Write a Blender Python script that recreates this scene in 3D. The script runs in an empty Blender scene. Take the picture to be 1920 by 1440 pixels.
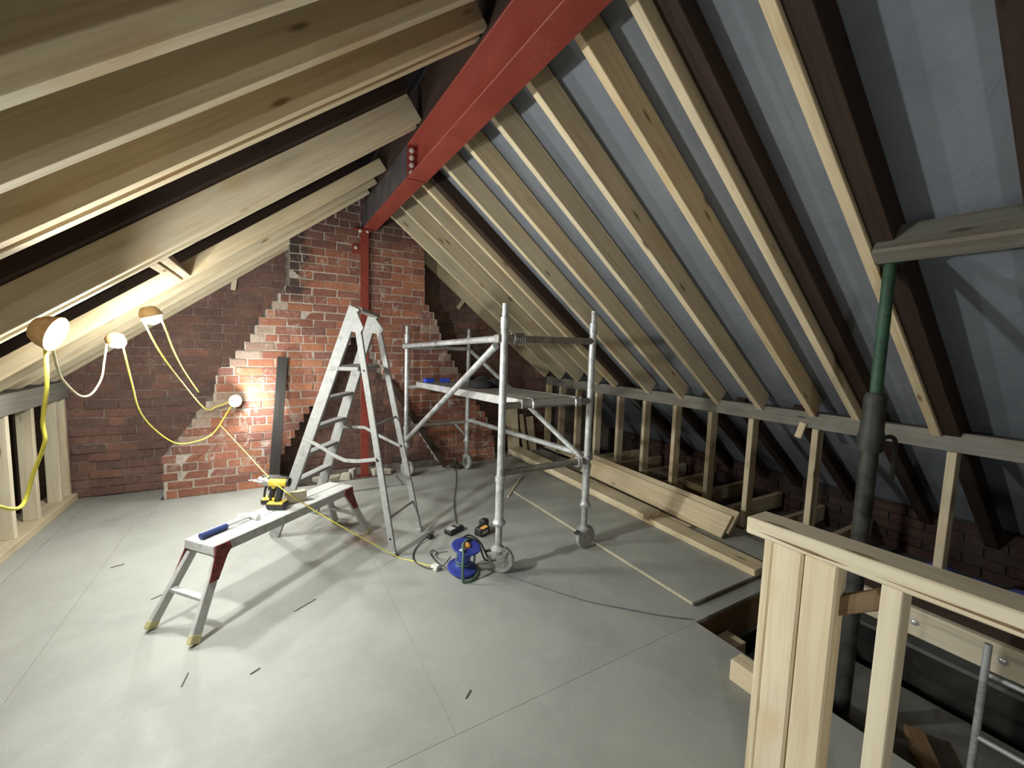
import bpy, bmesh, math, random
from mathutils import Vector, Matrix
random.seed(7)
S = bpy.context.scene
COL = S.collection
V = Vector
R = math.radians

# ------------------------------------------------------------------ camera, world, exposure
def make_camera():
    f, yaw, pitch, roll, h = 784.7, R(30.305), R(5.258), R(-1.797), 1.55
    fw = V((math.sin(yaw)*math.cos(pitch), math.cos(yaw)*math.cos(pitch), -math.sin(pitch)))
    r = V((math.cos(yaw), -math.sin(yaw), 0)); d = fw.cross(r)
    r2 = r*math.cos(roll) + d*math.sin(roll); d2 = -r*math.sin(roll) + d*math.cos(roll)
    cam = bpy.data.cameras.new('camera'); cam.sensor_width = 36; cam.sensor_fit = 'HORIZONTAL'
    cam.lens = f/1920*36; cam.clip_start = .02; cam.clip_end = 60
    o = bpy.data.objects.new('camera', cam); COL.objects.link(o)
    m = Matrix((r2, -d2, -fw)).transposed().to_4x4(); m.translation = (0, 0, h); o.matrix_world = m
    S.camera = o
make_camera()
w = bpy.data.worlds.new('world'); S.world = w; w.use_nodes = True
w.node_tree.nodes['Background'].inputs[0].default_value = (.5, .5, .5, 1)
w.node_tree.nodes['Background'].inputs[1].default_value = .006
S.view_settings.view_transform = 'Standard'; S.view_settings.look = 'None'
S.view_settings.exposure = 2.0; S.view_settings.gamma = 1.0; S.view_settings.use_curve_mapping = False
LAMP_STRENGTH = 215.0

# ------------------------------------------------------------------ materials
MATS = {}
class NT:
    def __init__(s, name):
        m = bpy.data.materials.new(name); m.use_nodes = True; s.m = m; s.t = m.node_tree; MATS[name] = m
        s.b = s.t.nodes['Principled BSDF']
    def n(s, typ, **kw):
        x = s.t.nodes.new(typ)
        for k, v in kw.items(): setattr(x, k, v)
        return x
    def l(s, a, b): s.t.links.new(a, b)
    def set(s, x, **kw):
        for k, v in kw.items(): x.inputs[k].default_value = v
        return x
    def noise(s, vec, scale, detail=3, rough=.55, dist=0):
        x = s.n('ShaderNodeTexNoise'); s.set(x, Scale=scale, Detail=detail, Roughness=rough, Distortion=dist)
        if vec is not None: s.l(vec, x.inputs['Vector'])
        return x.outputs['Fac']
    def ramp(s, fac, stops, interp='LINEAR'):
        x = s.n('ShaderNodeValToRGB'); x.color_ramp.interpolation = interp
        e = x.color_ramp.elements
        while len(e) < len(stops): e.new(.5)
        for i, (p, c) in enumerate(stops):
            e[i].position = p; e[i].color = (*c, 1) if len(c) == 3 else c
        s.l(fac, x.inputs[0]); return x.outputs[0]
    def mix(s, fac, a, b, mode='MIX'):
        x = s.n('ShaderNodeMix', data_type='RGBA', blend_type=mode)
        for inp, v in ((x.inputs[0], fac), (x.inputs[6], a), (x.inputs[7], b)):
            if isinstance(v, (int, float)): inp.default_value = v
            elif isinstance(v, tuple): inp.default_value = (*v, 1) if len(v) == 3 else v
            else: s.l(v, inp)
        return x.outputs[2]
    def math(s, op, a, b=None):
        x = s.n('ShaderNodeMath', operation=op)
        for i, v in enumerate((a, b)):
            if v is None: continue
            if isinstance(v, (int, float)): x.inputs[i].default_value = v
            else: s.l(v, x.inputs[i])
        return x.outputs[0]
    def objvec(s, scale=(1, 1, 1), rnd=True):
        tc = s.n('ShaderNodeTexCoord'); mp = s.n('ShaderNodeMapping'); mp.inputs['Scale'].default_value = scale
        s.l(tc.outputs['Object'], mp.inputs[0])
        if rnd:
            oi = s.n('ShaderNodeObjectInfo'); v = s.n('ShaderNodeVectorMath', operation='SCALE')
            c = s.n('ShaderNodeCombineXYZ')
            s.l(oi.outputs['Random'], c.inputs[0]); s.l(oi.outputs['Random'], c.inputs[1]); s.l(oi.outputs['Random'], c.inputs[2])
            s.l(c.outputs[0], v.inputs[0]); v.inputs['Scale'].default_value = 37.0
            s.l(v.outputs[0], mp.inputs['Location'])
        return mp.outputs[0]
    def pos(s): return s.n('ShaderNodeNewGeometry').outputs['Position']
    def rand(s):
        g = s.n('ShaderNodeNewGeometry'); oi = s.n('ShaderNodeObjectInfo')
        return s.math('FRACT', s.math('ADD', g.outputs['Random Per Island'], oi.outputs['Random']))
    def bump(s, h, strength=.3, dist=.01):
        x = s.n('ShaderNodeBump'); x.inputs['Strength'].default_value = strength; x.inputs['Distance'].default_value = dist
        s.l(h, x.inputs['Height']); s.l(x.outputs[0], s.b.inputs['Normal'])
    def col(s, c):
        if isinstance(c, tuple): s.b.inputs['Base Color'].default_value = (*c, 1)
        else: s.l(c, s.b.inputs['Base Color'])
    def fin(s, rough=.7, metal=0, spec=None):
        if isinstance(rough, (int, float)): s.b.inputs['Roughness'].default_value = rough
        else: s.l(rough, s.b.inputs['Roughness'])
        s.b.inputs['Metallic'].default_value = metal
        if spec is not None: s.b.inputs['Specular IOR Level'].default_value = spec
        return s.m

def wood(name, pale, mid, knot, stain=.25, dirty=(.30, .28, .24), spec=.25):
    s = NT(name)
    g = s.noise(s.objvec((1.1, 26, 26)), 1.6, 5, .6, .6)
    base = s.ramp(g, [(.30, mid), (.52, pale), (.75, tuple(c*1.06 for c in pale))])
    big = s.noise(s.objvec((1.3, 4, 4)), 1.5, 2)
    base = s.mix(s.ramp(big, [(.45, (0, 0, 0)), (.75, (stain,)*3)]), base, dirty)
    warm = s.noise(s.objvec((2.2, 5, 5)), 1.1, 2)
    base = s.mix(s.ramp(warm, [(.60, (0, 0, 0)), (.72, (.45,)*3)]), base, tuple(c*k for c, k in zip(mid, (1.0, .82, .62))))
    vo = s.n('ShaderNodeTexVoronoi'); s.set(vo, Scale=1.0); s.l(s.objvec((2.3, 9, 9)), vo.inputs['Vector'])
    base = s.mix(s.ramp(vo.outputs['Distance'], [(.05, (.85,)*3), (.13, (0, 0, 0))]), base, knot)
    oi = s.n('ShaderNodeObjectInfo')
    base = s.mix(1.0, base, s.ramp(oi.outputs['Random'], [(0, (.84, .82, .78)), (.5, (1, 1, 1)), (1, (.95, .88, .78))]), 'MULTIPLY')
    s.col(base); s.bump(g, .18, .004)
    return s.fin(.78, 0, spec)
wood('wood_new', (.72, .62, .44), (.60, .48, .31), (.20, .12, .06))
wood('wood_white', (.78, .70, .54), (.68, .57, .40), (.26, .16, .08), .12)
wood('wood_old', (.045, .027, .020), (.030, .018, .014), (.02, .012, .01), .3, (.03, .025, .02))
wood('wood_grey', (.27, .26, .23), (.20, .185, .16), (.08, .07, .06), .5, (.16, .155, .14))
wood('wood_brown', (.23, .155, .085), (.16, .10, .055), (.06, .035, .02), .3, (.12, .10, .08))
wood('wood_purlin', (.17, .165, .14), (.12, .11, .09), (.05, .045, .04), .5, (.13, .09, .06))
wood('wood_dark', (.040, .036, .034), (.03, .027, .026), (.02, .02, .02), .3, (.09, .085, .08))

def brick(name, stops, smear_amt, soot, streak=False):
    s = NT(name); p = s.pos(); r = s.rand()
    base = s.ramp(r, stops)
    mott = s.noise(p, 38, 4, .65)
    base = s.mix(s.ramp(mott, [(.35, (.55,)*3), (.65, (0, 0, 0))]), base, s.mix(1.0, base, (.55, .45, .42), 'MULTIPLY'))
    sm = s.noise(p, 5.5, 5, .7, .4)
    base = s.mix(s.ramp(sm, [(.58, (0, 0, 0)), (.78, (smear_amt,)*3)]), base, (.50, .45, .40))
    if streak:
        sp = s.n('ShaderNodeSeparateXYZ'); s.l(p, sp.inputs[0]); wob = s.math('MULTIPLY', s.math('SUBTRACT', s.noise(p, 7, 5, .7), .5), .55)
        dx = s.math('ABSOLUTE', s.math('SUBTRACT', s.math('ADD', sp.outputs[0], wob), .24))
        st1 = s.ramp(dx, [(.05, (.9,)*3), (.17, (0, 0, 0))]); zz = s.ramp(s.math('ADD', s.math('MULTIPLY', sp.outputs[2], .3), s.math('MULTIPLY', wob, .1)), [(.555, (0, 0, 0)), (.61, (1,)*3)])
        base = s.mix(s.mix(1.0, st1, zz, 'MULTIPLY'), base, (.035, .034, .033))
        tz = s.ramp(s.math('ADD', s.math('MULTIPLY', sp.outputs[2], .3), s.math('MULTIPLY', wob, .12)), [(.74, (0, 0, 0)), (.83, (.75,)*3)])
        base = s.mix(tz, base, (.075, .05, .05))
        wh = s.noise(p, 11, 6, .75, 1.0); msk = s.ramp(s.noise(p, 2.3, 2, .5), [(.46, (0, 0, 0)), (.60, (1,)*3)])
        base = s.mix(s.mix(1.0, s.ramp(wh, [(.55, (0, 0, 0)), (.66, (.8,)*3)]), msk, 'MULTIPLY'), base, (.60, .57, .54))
    if soot:
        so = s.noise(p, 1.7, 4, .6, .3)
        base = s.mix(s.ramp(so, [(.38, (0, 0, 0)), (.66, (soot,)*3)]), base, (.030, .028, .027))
    s.col(base); s.bump(mott, .5, .006)
    return s.fin(.88, 0, .2)
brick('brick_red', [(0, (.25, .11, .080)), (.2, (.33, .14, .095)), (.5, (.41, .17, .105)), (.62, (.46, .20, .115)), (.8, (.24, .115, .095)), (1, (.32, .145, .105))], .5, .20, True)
brick('brick_pale', [(0, (.36, .27, .22)), (.5, (.42, .34, .28)), (1, (.33, .22, .17))], .95, 0)
brick('brick_soot', [(0, (.20, .125, .105)), (.35, (.27, .150, .120)), (.7, (.19, .125, .110)), (1, (.32, .17, .13))], .45, .42)
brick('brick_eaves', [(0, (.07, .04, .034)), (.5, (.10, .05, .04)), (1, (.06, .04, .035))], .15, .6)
s = NT('mortar_light'); p = s.pos(); n1 = s.noise(p, 30, 4, .7); s.col(s.ramp(n1, [(.3, (.30, .25, .21)), (.6, (.50, .44, .38))])); s.bump(n1, .7, .01); s.fin(.95, 0, .1)
s = NT('mortar_dark'); p = s.pos(); n1 = s.noise(p, 24, 4, .7); s.col(s.ramp(n1, [(.3, (.14, .115, .10)), (.7, (.36, .30, .26))])); s.bump(n1, .7, .012); s.fin(.95, 0, .1)

s = NT('floor_chipboard'); p = s.pos()
n1 = s.noise(p, 1.6, 5, .6, .3); n2 = s.noise(p, 130, 2, .6); n3 = s.noise(p, 6, 5, .7, .5)
c = s.ramp(n1, [(.3, (.28, .283, .258)), (.55, (.345, .348, .316)), (.8, (.38, .383, .35))])
c = s.mix(s.ramp(n3, [(.50, (0, 0, 0)), (.72, (.38,)*3)]), c, (.42, .423, .39))
c = s.mix(s.ramp(n2, [(.38, (.25,)*3), (.62, (0, 0, 0))]), c, (.26, .26, .235))
def stain(c, x, y, r, colr, amt):
    vd = s.n('ShaderNodeVectorMath', operation='DISTANCE'); s.l(p, vd.inputs[0]); vd.inputs[1].default_value = (x, y, 0)
    f = s.math('ADD', vd.outputs['Value'], s.math('MULTIPLY', s.math('SUBTRACT', n3, .5), r*2.2))
    return s.mix(s.ramp(f, [(r*.3, (amt,)*3), (r*1.3, (0, 0, 0))]), c, colr)
c = stain(c, .64, 3.30, .16, (.20, .13, .095), .75); c = stain(c, .50, 3.62, .14, (.22, .15, .11), .45)
c = stain(c, 1.46, 2.32, .14, (.20, .20, .205), .6); c = stain(c, 1.0, 2.2, .25, (.28, .28, .26), .4); c = stain(c, -.5, 1.5, .5, (.44, .44, .41), .5)
s.col(c); s.bump(n2, .12, .002); s.fin(s.ramp(n3, [(.3, (.50,)*3), (.7, (.75,)*3)]), 0, .3)
s = NT('sheet_board'); p = s.pos(); n1 = s.noise(p, 3, 5, .6); n2 = s.noise(p, 160, 2)
c = s.ramp(n1, [(.3, (.33, .335, .30)), (.7, (.42, .42, .375))]); c = s.mix(s.ramp(n2, [(.4, (.25,)*3), (.6, (0, 0, 0))]), c, (.25, .25, .22)); s.col(c); s.fin(.75, 0, .2)
s = NT('sheet_edge'); p = s.pos(); n1 = s.noise(p, 60, 4); s.col(s.ramp(n1, [(.3, (.36, .31, .22)), (.7, (.56, .50, .38))])); s.fin(.9, 0, .1)
s = NT('roof_felt'); p = s.pos(); n1 = s.noise(p, 2.2, 4, .6, .3); n2 = s.noise(p, 9, 3, .5, 1.2)
s.col(s.ramp(n1, [(.3, (.168, .180, .208)), (.7, (.22, .233, .262))])); s.bump(n2, .22, .03); s.fin(.8, 0, .25)
s = NT('old_sarking'); p = s.pos(); n1 = s.noise(p, 4, 4); s.col(s.ramp(n1, [(.3, (.018, .016, .018)), (.7, (.045, .04, .04))])); s.fin(.9, 0, .1)
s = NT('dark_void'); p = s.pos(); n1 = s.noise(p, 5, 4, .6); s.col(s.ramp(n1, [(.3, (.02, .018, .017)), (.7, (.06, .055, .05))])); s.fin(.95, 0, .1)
s = NT('dusty_board'); p = s.pos(); n1 = s.noise(p, 4, 5, .6); s.col(s.ramp(n1, [(.3, (.10, .10, .09)), (.7, (.20, .195, .175))])); s.fin(.9, 0, .1)
s = NT('red_steel'); p = s.pos(); n1 = s.noise(p, 3, 5, .65, .4); n2 = s.noise(p, 40, 3)
c = s.ramp(n1, [(.3, (.19, .030, .020)), (.6, (.25, .042, .028)), (.85, (.28, .075, .058))]); c = s.mix(s.ramp(n2, [(.62, (0, 0, 0)), (.75, (.3,)*3)]), c, (.40, .20, .17)); s.col(c)
s.fin(s.ramp(n1, [(.3, (.36,)*3), (.7, (.55,)*3)]), 0, .5)
s = NT('dark_steel'); p = s.pos(); n1 = s.noise(p, 6, 4); s.col(s.ramp(n1, [(.3, (.05, .045, .05)), (.7, (.10, .085, .09))])); s.fin(.5, .2, .4)
s = NT('bolt_steel'); s.col((.72, .71, .69)); s.fin(.32, .45)
for nm, k in (('scuffed_aluminium', 1.0), ('ladder_aluminium', .62)):
    s = NT(nm); v = s.objvec((1, 1, 1)); n1 = s.noise(v, 22, 6, .72, .8); n2 = s.noise(v, 5, 3)
    c = s.ramp(n1, [(p_, tuple(x*k for x in q_)) for p_, q_ in ((.30, (.24, .235, .22)), (.42, (.43, .425, .41)), (.60, (.50, .497, .48)), (.74, (.60, .60, .585)))])
    c = s.mix(s.ramp(n2, [(.5, (0, 0, 0)), (.75, (.35,)*3)]), c, (.36*k, .345*k, .32*k)); s.col(c); s.bump(n1, .2, .002); s.fin(.6, .0, .25)
s = NT('galvanised_tube'); v = s.objvec(); n1 = s.noise(v, 14, 6, .7, .6)
s.col(s.ramp(n1, [(.30, (.26, .25, .23)), (.5, (.50, .51, .51)), (.68, (.66, .67, .68)), (.8, (.78, .77, .74))])); s.fin(s.ramp(n1, [(.3, (.6,)*3), (.7, (.36,)*3)]), .45, .5)
s = NT('dirty_tube'); v = s.objvec(); n1 = s.noise(v, 11, 5, .7); s.col(s.ramp(n1, [(.35, (.16, .14, .115)), (.7, (.38, .35, .30))])); s.fin(.65, .2, .3)
s = NT('prop_steel'); v = s.objvec(); n1 = s.noise(v, 12, 5, .7); s.col(s.ramp(n1, [(.35, (.03, .03, .028)), (.7, (.08, .078, .072))])); s.fin(.6, .4, .4)
s = NT('prop_green'); v = s.objvec(); n1 = s.noise(v, 9, 5, .7); s.col(s.ramp(n1, [(.35, (.02, .05, .03)), (.6, (.035, .09, .05)), (.8, (.09, .10, .075))])); s.fin(.6, .1, .4)
def plain(name, c, rough=.5, metal=0, var=.25, sc=25, spec=.4):
    s = NT(name); v = s.objvec(); n1 = s.noise(v, sc, 4, .6)
    s.col(s.ramp(n1, [(.3, tuple(x*(1-var) for x in c)), (.7, tuple(min(1, x*(1+var)) for x in c))])); s.fin(rough, metal, spec)
plain('red_bracket', (.17, .035, .030), .7, 0, .6, 40)
plain('rubber_cream', (.52, .47, .24), .8)
plain('rubber_grey', (.33, .33, .32), .75)
plain('rubber_dark', (.05, .05, .05), .7)
plain('tool_yellow', (.66, .46, .05), .45)
plain('tool_black', (.025, .025, .025), .5)
plain('tool_grey', (.36, .35, .33), .4, .6)
plain('blue_plastic', (.035, .05, .27), .35, 0, .3, 10)
plain('blue_box', (.03, .08, .62), .6)
plain('grip_blue', (.03, .05, .16), .55)
plain('yellow_cable', (.82, .72, .10), .5, 0, .1)
plain('pale_cable', (.60, .52, .27), .55, 0, .1)
plain('black_cable', (.03, .03, .03), .5)
plain('grey_mark', (.13, .13, .15), .7)
plain('green_flex', (.09, .15, .12), .5)
plain('white_plastic', (.72, .70, .64), .5)
plain('orange_cap', (.72, .46, .22), .6, 0, .2)
plain('orange_label', (.85, .45, .10), .6, 0, .1)
plain('grey_label', (.45, .45, .42), .6, 0, .2)
plain('lilac_label', (.62, .55, .80), .6, 0, .3, 60)
plain('plywood_deck', (.34, .32, .28), .8, 0, .2, 12)
plain('black_cloth', (.018, .018, .02), .9)
plain('blue_sheet', (.10, .12, .36), .35, 0, .5, 6)
plain('rubble_stone', (.40, .36, .30), .95, 0, .35, 14, .1)
plain('splinter', (.20, .185, .15), .9)
for nm, k in (('lamp_glow', 1.0), ('lamp_glow_bright', 2.2)):
    s = NT(nm); s.b.inputs['Base Color'].default_value = (.9, .9, .9, 1)
    s.b.inputs['Emission Color'].default_value = (.97, 1.0, .95, 1); s.b.inputs['Emission Strength'].default_value = LAMP_STRENGTH*k

# ------------------------------------------------------------------ builders
W = {}
def link(name, mesh, M=Matrix(), parent=None, mat=None):
    o = bpy.data.objects.new(name, mesh); COL.objects.link(o)
    W[o] = M.copy()
    if parent is not None:
        o.parent = parent; o.matrix_basis = W[parent].inverted() @ M
    else: o.matrix_basis = M
    if mat and mesh is not None and not mesh.materials: mesh.materials.append(MATS[mat])
    return o
def tag(o, label=None, cat=None, group=None, kind=None):
    if label: o['label'] = label
    if cat: o['category'] = cat
    if group: o['group'] = group
    if kind: o['kind'] = kind
    return o
def thing(name, loc, label, cat, group=None):
    return tag(link(name, None, Matrix.Translation(loc)), label, cat, group)
def frame(x, up=(0, 0, 1)):
    x = V(x).normalized(); z = V(up); z = z - x*z.dot(x)
    if z.length < 1e-5: z = V((1, 0, 0)) - x*x.x
    z.normalize(); y = z.cross(x)
    return Matrix((x, y, z)).transposed()
_boxc = {}
def box_mesh(L, w_, h, bev):
    k = (round(L, 4), round(w_, 4), round(h, 4), round(bev, 4))
    if k in _boxc: return _boxc[k].copy() if False else _boxc[k]
    bm = bmesh.new(); bmesh.ops.create_cube(bm, size=1)
    bmesh.ops.scale(bm, vec=(L, w_, h), verts=bm.verts)
    if bev: bmesh.ops.bevel(bm, geom=bm.edges[:], offset=bev, segments=1, affect='EDGES', profile=.5)
    me = bpy.data.meshes.new('block'); bm.to_mesh(me); bm.free(); _boxc[k] = me; return me
def beam(name, p0, p1, w_, h, mat, parent=None, up=(0, 0, 1), bev=.003):
    p0, p1 = V(p0), V(p1); M = frame(p1-p0, up).to_4x4(); M.translation = (p0+p1)/2
    me = box_mesh((p1-p0).length, w_, h, min(bev, w_*.2, h*.2))
    if me.materials and me.materials[0] is not MATS[mat]: me = me.copy(); me.materials.clear()
    if not me.materials: me.materials.append(MATS[mat])
    return link(name, me, M, parent)
class MB:
    def __init__(s): s.v = []; s.f = []; s.sm = []
    def add(s, vs, fs, smooth=False):
        b = len(s.v); s.v += [V(x) for x in vs]; s.f += [tuple(i+b for i in f) for f in fs]; s.sm += [smooth]*len(fs)
    def box(s, c, size, rot=None, bev=0):
        m = rot if rot is not None else Matrix.Identity(3)
        if bev:
            me = box_mesh(*size, bev); s.add([m @ v.co + V(c) for v in me.vertices], [tuple(p.vertices) for p in me.polygons]); return s
        vs = [m @ V((x*size[0]/2, y*size[1]/2, z*size[2]/2)) + V(c) for x in (-1, 1) for y in (-1, 1) for z in (-1, 1)]
        s.add(vs, [(0, 1, 3, 2), (4, 6, 7, 5), (0, 4, 5, 1), (2, 3, 7, 6), (0, 2, 6, 4), (1, 5, 7, 3)]); return s
    def bar(s, p0, p1, w_, h, up=(0, 0, 1), bev=0):
        p0, p1 = V(p0), V(p1); return s.box((p0+p1)/2, ((p1-p0).length, w_, h), frame(p1-p0, up), bev)
    def lathe(s, p0, axis, prof, seg=20, smooth=True):
        m = frame(axis); vs = []; fs = []
        for (t, r) in prof:
            for k in range(seg):
                a = 2*math.pi*k/seg; vs.append(V(p0) + m @ V((t, math.cos(a)*r, math.sin(a)*r)))
        n = len(prof)
        for i in range(n-1):
            for k in range(seg):
                k2 = (k+1) % seg; fs.append((i*seg+k, i*seg+k2, (i+1)*seg+k2, (i+1)*seg+k))
        fs.append(tuple(range(seg))[::-1]); fs.append(tuple((n-1)*seg+k for k in range(seg)))
        s.add(vs, fs, smooth); return s
    def tube(s, p0, p1, r, seg=14, r1=None):
        p0, p1 = V(p0), V(p1); L = (p1-p0).length
        return s.lathe(p0, p1-p0, [(0, r), (L, r if r1 is None else r1)], seg)
    def path(s, pts, r, seg=8, sub=4, closed=False):
        P = [V(p) for p in pts]
        if sub > 1 and len(P) > 2:
            Q = []
            n = len(P)
            for i in range(n-1):
                a, b, c, d = P[max(i-1, 0)], P[i], P[i+1], P[min(i+2, n-1)]
                for k in range(sub):
                    t = k/sub
                    Q.append(.5*((2*b)+(c-a)*t+(2*a-5*b+4*c-d)*t*t+(3*b-a-3*c+d)*t**3))
            Q.append(P[-1]); P = Q
        vs = []; fs = []; prev = None
        for i, p in enumerate(P):
            d = (P[min(i+1, len(P)-1)] - P[max(i-1, 0)]).normalized()
            if prev is None:
                u = d.orthogonal().normalized()
            else:
                u = prev - d*prev.dot(d); u.normalize()
            prev = u; w2 = d.cross(u)
            for k in range(seg):
                a = 2*math.pi*k/seg; vs.append(p + (u*math.cos(a)+w2*math.sin(a))*r)
        for i in range(len(P)-1):
            for k in range(seg):
                k2 = (k+1) % seg; fs.append((i*seg+k, i*seg+k2, (i+1)*seg+k2, (i+1)*seg+k))
        fs.append(tuple(range(seg))[::-1]); fs.append(tuple((len(P)-1)*seg+k for k in range(seg)))
        s.add(vs, fs, True); return s
    def prism(s, poly, n0, thick):
        """poly: list of 3-D points, extruded along n0*thick"""
        a = [V(p) for p in poly]; b = [p + V(n0)*thick for p in a]; n = len(a)
        fs = [tuple(range(n))[::-1], tuple(range(n, 2*n))] + [(i, (i+1) % n, n+(i+1) % n, n+i) for i in range(n)]
        s.add(a+b, fs); return s
    def sphere(s, c, r, seg=14, rings=8, sc=(1, 1, 1), rot=None):
        m = rot if rot is not None else Matrix.Identity(3)
        vs = []; fs = []
        for i in range(rings+1):
            th = math.pi*i/rings
            for k in range(seg):
                a = 2*math.pi*k/seg
                vs.append(V(c) + m @ V((r*sc[0]*math.sin(th)*math.cos(a), r*sc[1]*math.sin(th)*math.sin(a), r*sc[2]*math.cos(th))))
        for i in range(rings):
            for k in range(seg):
                k2 = (k+1) % seg; fs.append((i*seg+k, (i+1)*seg+k, (i+1)*seg+k2, i*seg+k2))
        s.add(vs, fs, True); return s
    def build(s, name, mat, parent=None, origin=None):
        if origin is None:
            if parent is not None: M = W[parent]
            else:
                xs = [v.x for v in s.v]; ys = [v.y for v in s.v]; zs = [v.z for v in s.v]
                M = Matrix.Translation(((min(xs)+max(xs))/2, (min(ys)+max(ys))/2, min(zs)))
        else: M = Matrix.Translation(origin)
        Mi = M.inverted()
        me = bpy.data.meshes.new(name); me.from_pydata([Mi @ v for v in s.v], [], s.f)
        me.polygons.foreach_set('use_smooth', s.sm)
        bm = bmesh.new(); bm.from_mesh(me); bmesh.ops.remove_doubles(bm, verts=bm.verts, dist=1e-6); bmesh.ops.recalc_face_normals(bm, faces=bm.faces); bm.to_mesh(me); bm.free()
        if any(s.sm) :
            try: me.set_sharp_from_angle(angle=R(40))
            except Exception: pass
        return link(name, me, M, parent, mat)

# ------------------------------------------------------------------ roof
TR, TL = math.tan(R(37.4)), math.tan(R(37.2))
def zR(x): return 3.115 - (x-.99)*TR          # soffit of the new rafters, right slope
def zL(x): return 3.100 - (.99-x)*TL          # left slope
NR = V((math.sin(R(37.4)), 0, math.cos(R(37.4)))); NL = V((-math.sin(R(37.2)), 0, math.cos(R(37.2))))
Y0, YB, YF = -2.0, 5.30, 4.93                 # room front, gable brick face, chimney face
UP = .165                                     # felt above the soffit
m = MB()
a = V((.99, 0, 0)); rz = 3.115 + UP/math.cos(R(37.4))
def slab(m, p, q, n, t):
    vs = []
    for y in (Y0, YB+.3):
        for e in (p, q): vs.append(V((e[0], y, e[1])))
    vs = [vs[0], vs[1], vs[3], vs[2]]; m.prism(vs, n, t)
slab(m, (.99, rz), (5.20, zR(5.20)+UP/math.cos(R(37.4))), NR, .02)
ceiling = m.build('ceiling', 'roof_felt', origin=(0, 0, 0)); tag(ceiling, kind='structure')
m = MB(); UL = .29
slab(m, (.99, 3.10+UL/math.cos(R(37.2))), (-2.75, zL(-2.75)+UL/math.cos(R(37.2))), NL, .02)
sark = m.build('sarking', 'old_sarking', ceiling)
def rafterR(y, x0=1.045, x1=3.68, d=.158, wd=.047, lift=0, mat='wood_new', name='rafter'):
    off = NR*(d/2+lift)
    return beam(name, V((x0, y+wd/2, zR(x0)))+off, V((x1, y+wd/2, zR(x1)))+off, wd, d, mat, ceiling, up=NR)
def rafterL(y, x0=.935, x1=-1.72, d=.175, wd=.05, lift=0, mat='wood_new', name='rafter'):
    off = NL*(d/2+lift)
    return beam(name, V((x0, y+wd/2, zL(x0)))+off, V((x1, y+wd/2, zL(x1)))+off, wd, d, mat, ceiling, up=NL)
for i, y in enumerate((.885, 1.295, 1.588, 2.0, 2.408, 2.815, 3.238, 3.745, 4.052, 4.455, 4.852, 5.235)):
    rafterR(y, x1=(3.68, 3.64, 3.665, 3.68, 3.69, 3.69, 3.68, 3.655, 3.65, 3.65, 3.65, 3.645)[i])
for y in (-.35, -.75, -1.2): rafterR(y)
rafterR(.80, x1=5.1, d=.14, wd=.083, lift=.018, mat='wood_old', name='old_rafter')
for y in (1.20, 3.65): rafterR(y, x1=5.1, d=.10, wd=.085, lift=.06, mat='wood_old', name='old_rafter')
for y in (.35, -.1, -.55): rafterR(y, x1=5.1, d=.11, wd=.085, lift=.045, mat='wood_old', name='old_rafter')
for y in (1.75, 2.25, 2.62, 3.05): rafterR(y, x0=3.75, x1=5.1, d=.10, wd=.08, lift=.06, mat='wood_old', name='old_rafter')
for y in (1.27, 1.598, 1.932, 2.012, 2.925, 3.028, 3.905, 4.27, 4.60, 4.95, 5.235): rafterL(y, d=.105 if y > 3.8 else .175)
for y in (.88, .48, .08, -.4, -.8): rafterL(y)
for y, wd in ((2.865, .075), (3.40, .07), (1.17, .085), (4.45, .07)): rafterL(y, x1=-2.6, d=.10, wd=wd, lift=.178, mat='wood_old', name='old_rafter')
for dx, wd in ((0, .044), (.048, .046)):
    x = -.545+dx
    beam('noggin', V((x, 3.08, zL(x)))+NL*.075, V((x, 3.905, zL(x)))+NL*.075, wd, .15, 'wood_new', ceiling, up=NL)
# short lath ends between the last rafters and the gable
beam('lath_end', (-.30, 5.27, 2.03), (-.27, 5.27, 2.24), .045, .04, 'wood_new', ceiling, up=(0, 1, 0))
beam('lath_end', (2.20, 5.26, 2.02), (2.30, 5.26, 2.16), .045, .04, 'wood_new', ceiling, up=(0, 1, 0))
beam('ridge_board', (.99, Y0, 3.175), (.99, YB, 3.175), .10, .325, 'wood_old', ceiling)

# ------------------------------------------------------------------ floor
m = MB()
def fb(x0, x1, y0, y1, z0=-.26, z1=-.235): m.box(((x0+x1)/2, (y0+y1)/2, (z0+z1)/2), (x1-x0, y1-y0, z1-z0))
fb(-2.7, 2.10, Y0, 1.41); fb(-2.7, 5.2, 1.41, YB+.3); fb(3.45, 5.2, Y0, 1.41)
floor = m.build('floor', 'dusty_board', origin=(0, 0, 0)); tag(floor, kind='structure')
def panel(x0, x1, y0, y1):
    g = .0005
    beam('floor_panel', (x0+g, (y0+y1)/2, -.011), (x1-g, (y0+y1)/2, -.011), y1-y0-2*g, .022, 'floor_chipboard', floor, bev=.0006)
xs = [-1.56, -.98, .10, 1.0, 1.53, 2.10]
for i in range(5): panel(xs[i], xs[i+1], -.2, 1.41); panel(xs[i], xs[i+1], Y0, -.2)
xs = [-1.56, -.98, .62, 1.85, 2.72, 3.58]
for i in range(5): panel(xs[i], xs[i+1], 1.41, 4.40)
panel(-1.56, -.90, 4.40, YB-.02); panel(-.90, .18, 4.40, 4.935); panel(.18, .70, 4.40, 4.80); panel(.70, 1.24, 4.40, 4.74); panel(1.24, 2.67, 4.40, 4.95); panel(2.67, 3.58, 4.40, YB-.02)
# loose cover strip along the left edge and the board lying proud near the steel post
beam('floor_strip', (-1.47, 1.0, .006), (-1.47, 5.1, .006), .07, .012, 'floor_chipboard', floor, bev=.001)
beam('floor_patch', (.55, 4.58, .009), (1.235, 4.58, .009), .34, .018, 'floor_chipboard', floor, bev=.001)
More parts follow.
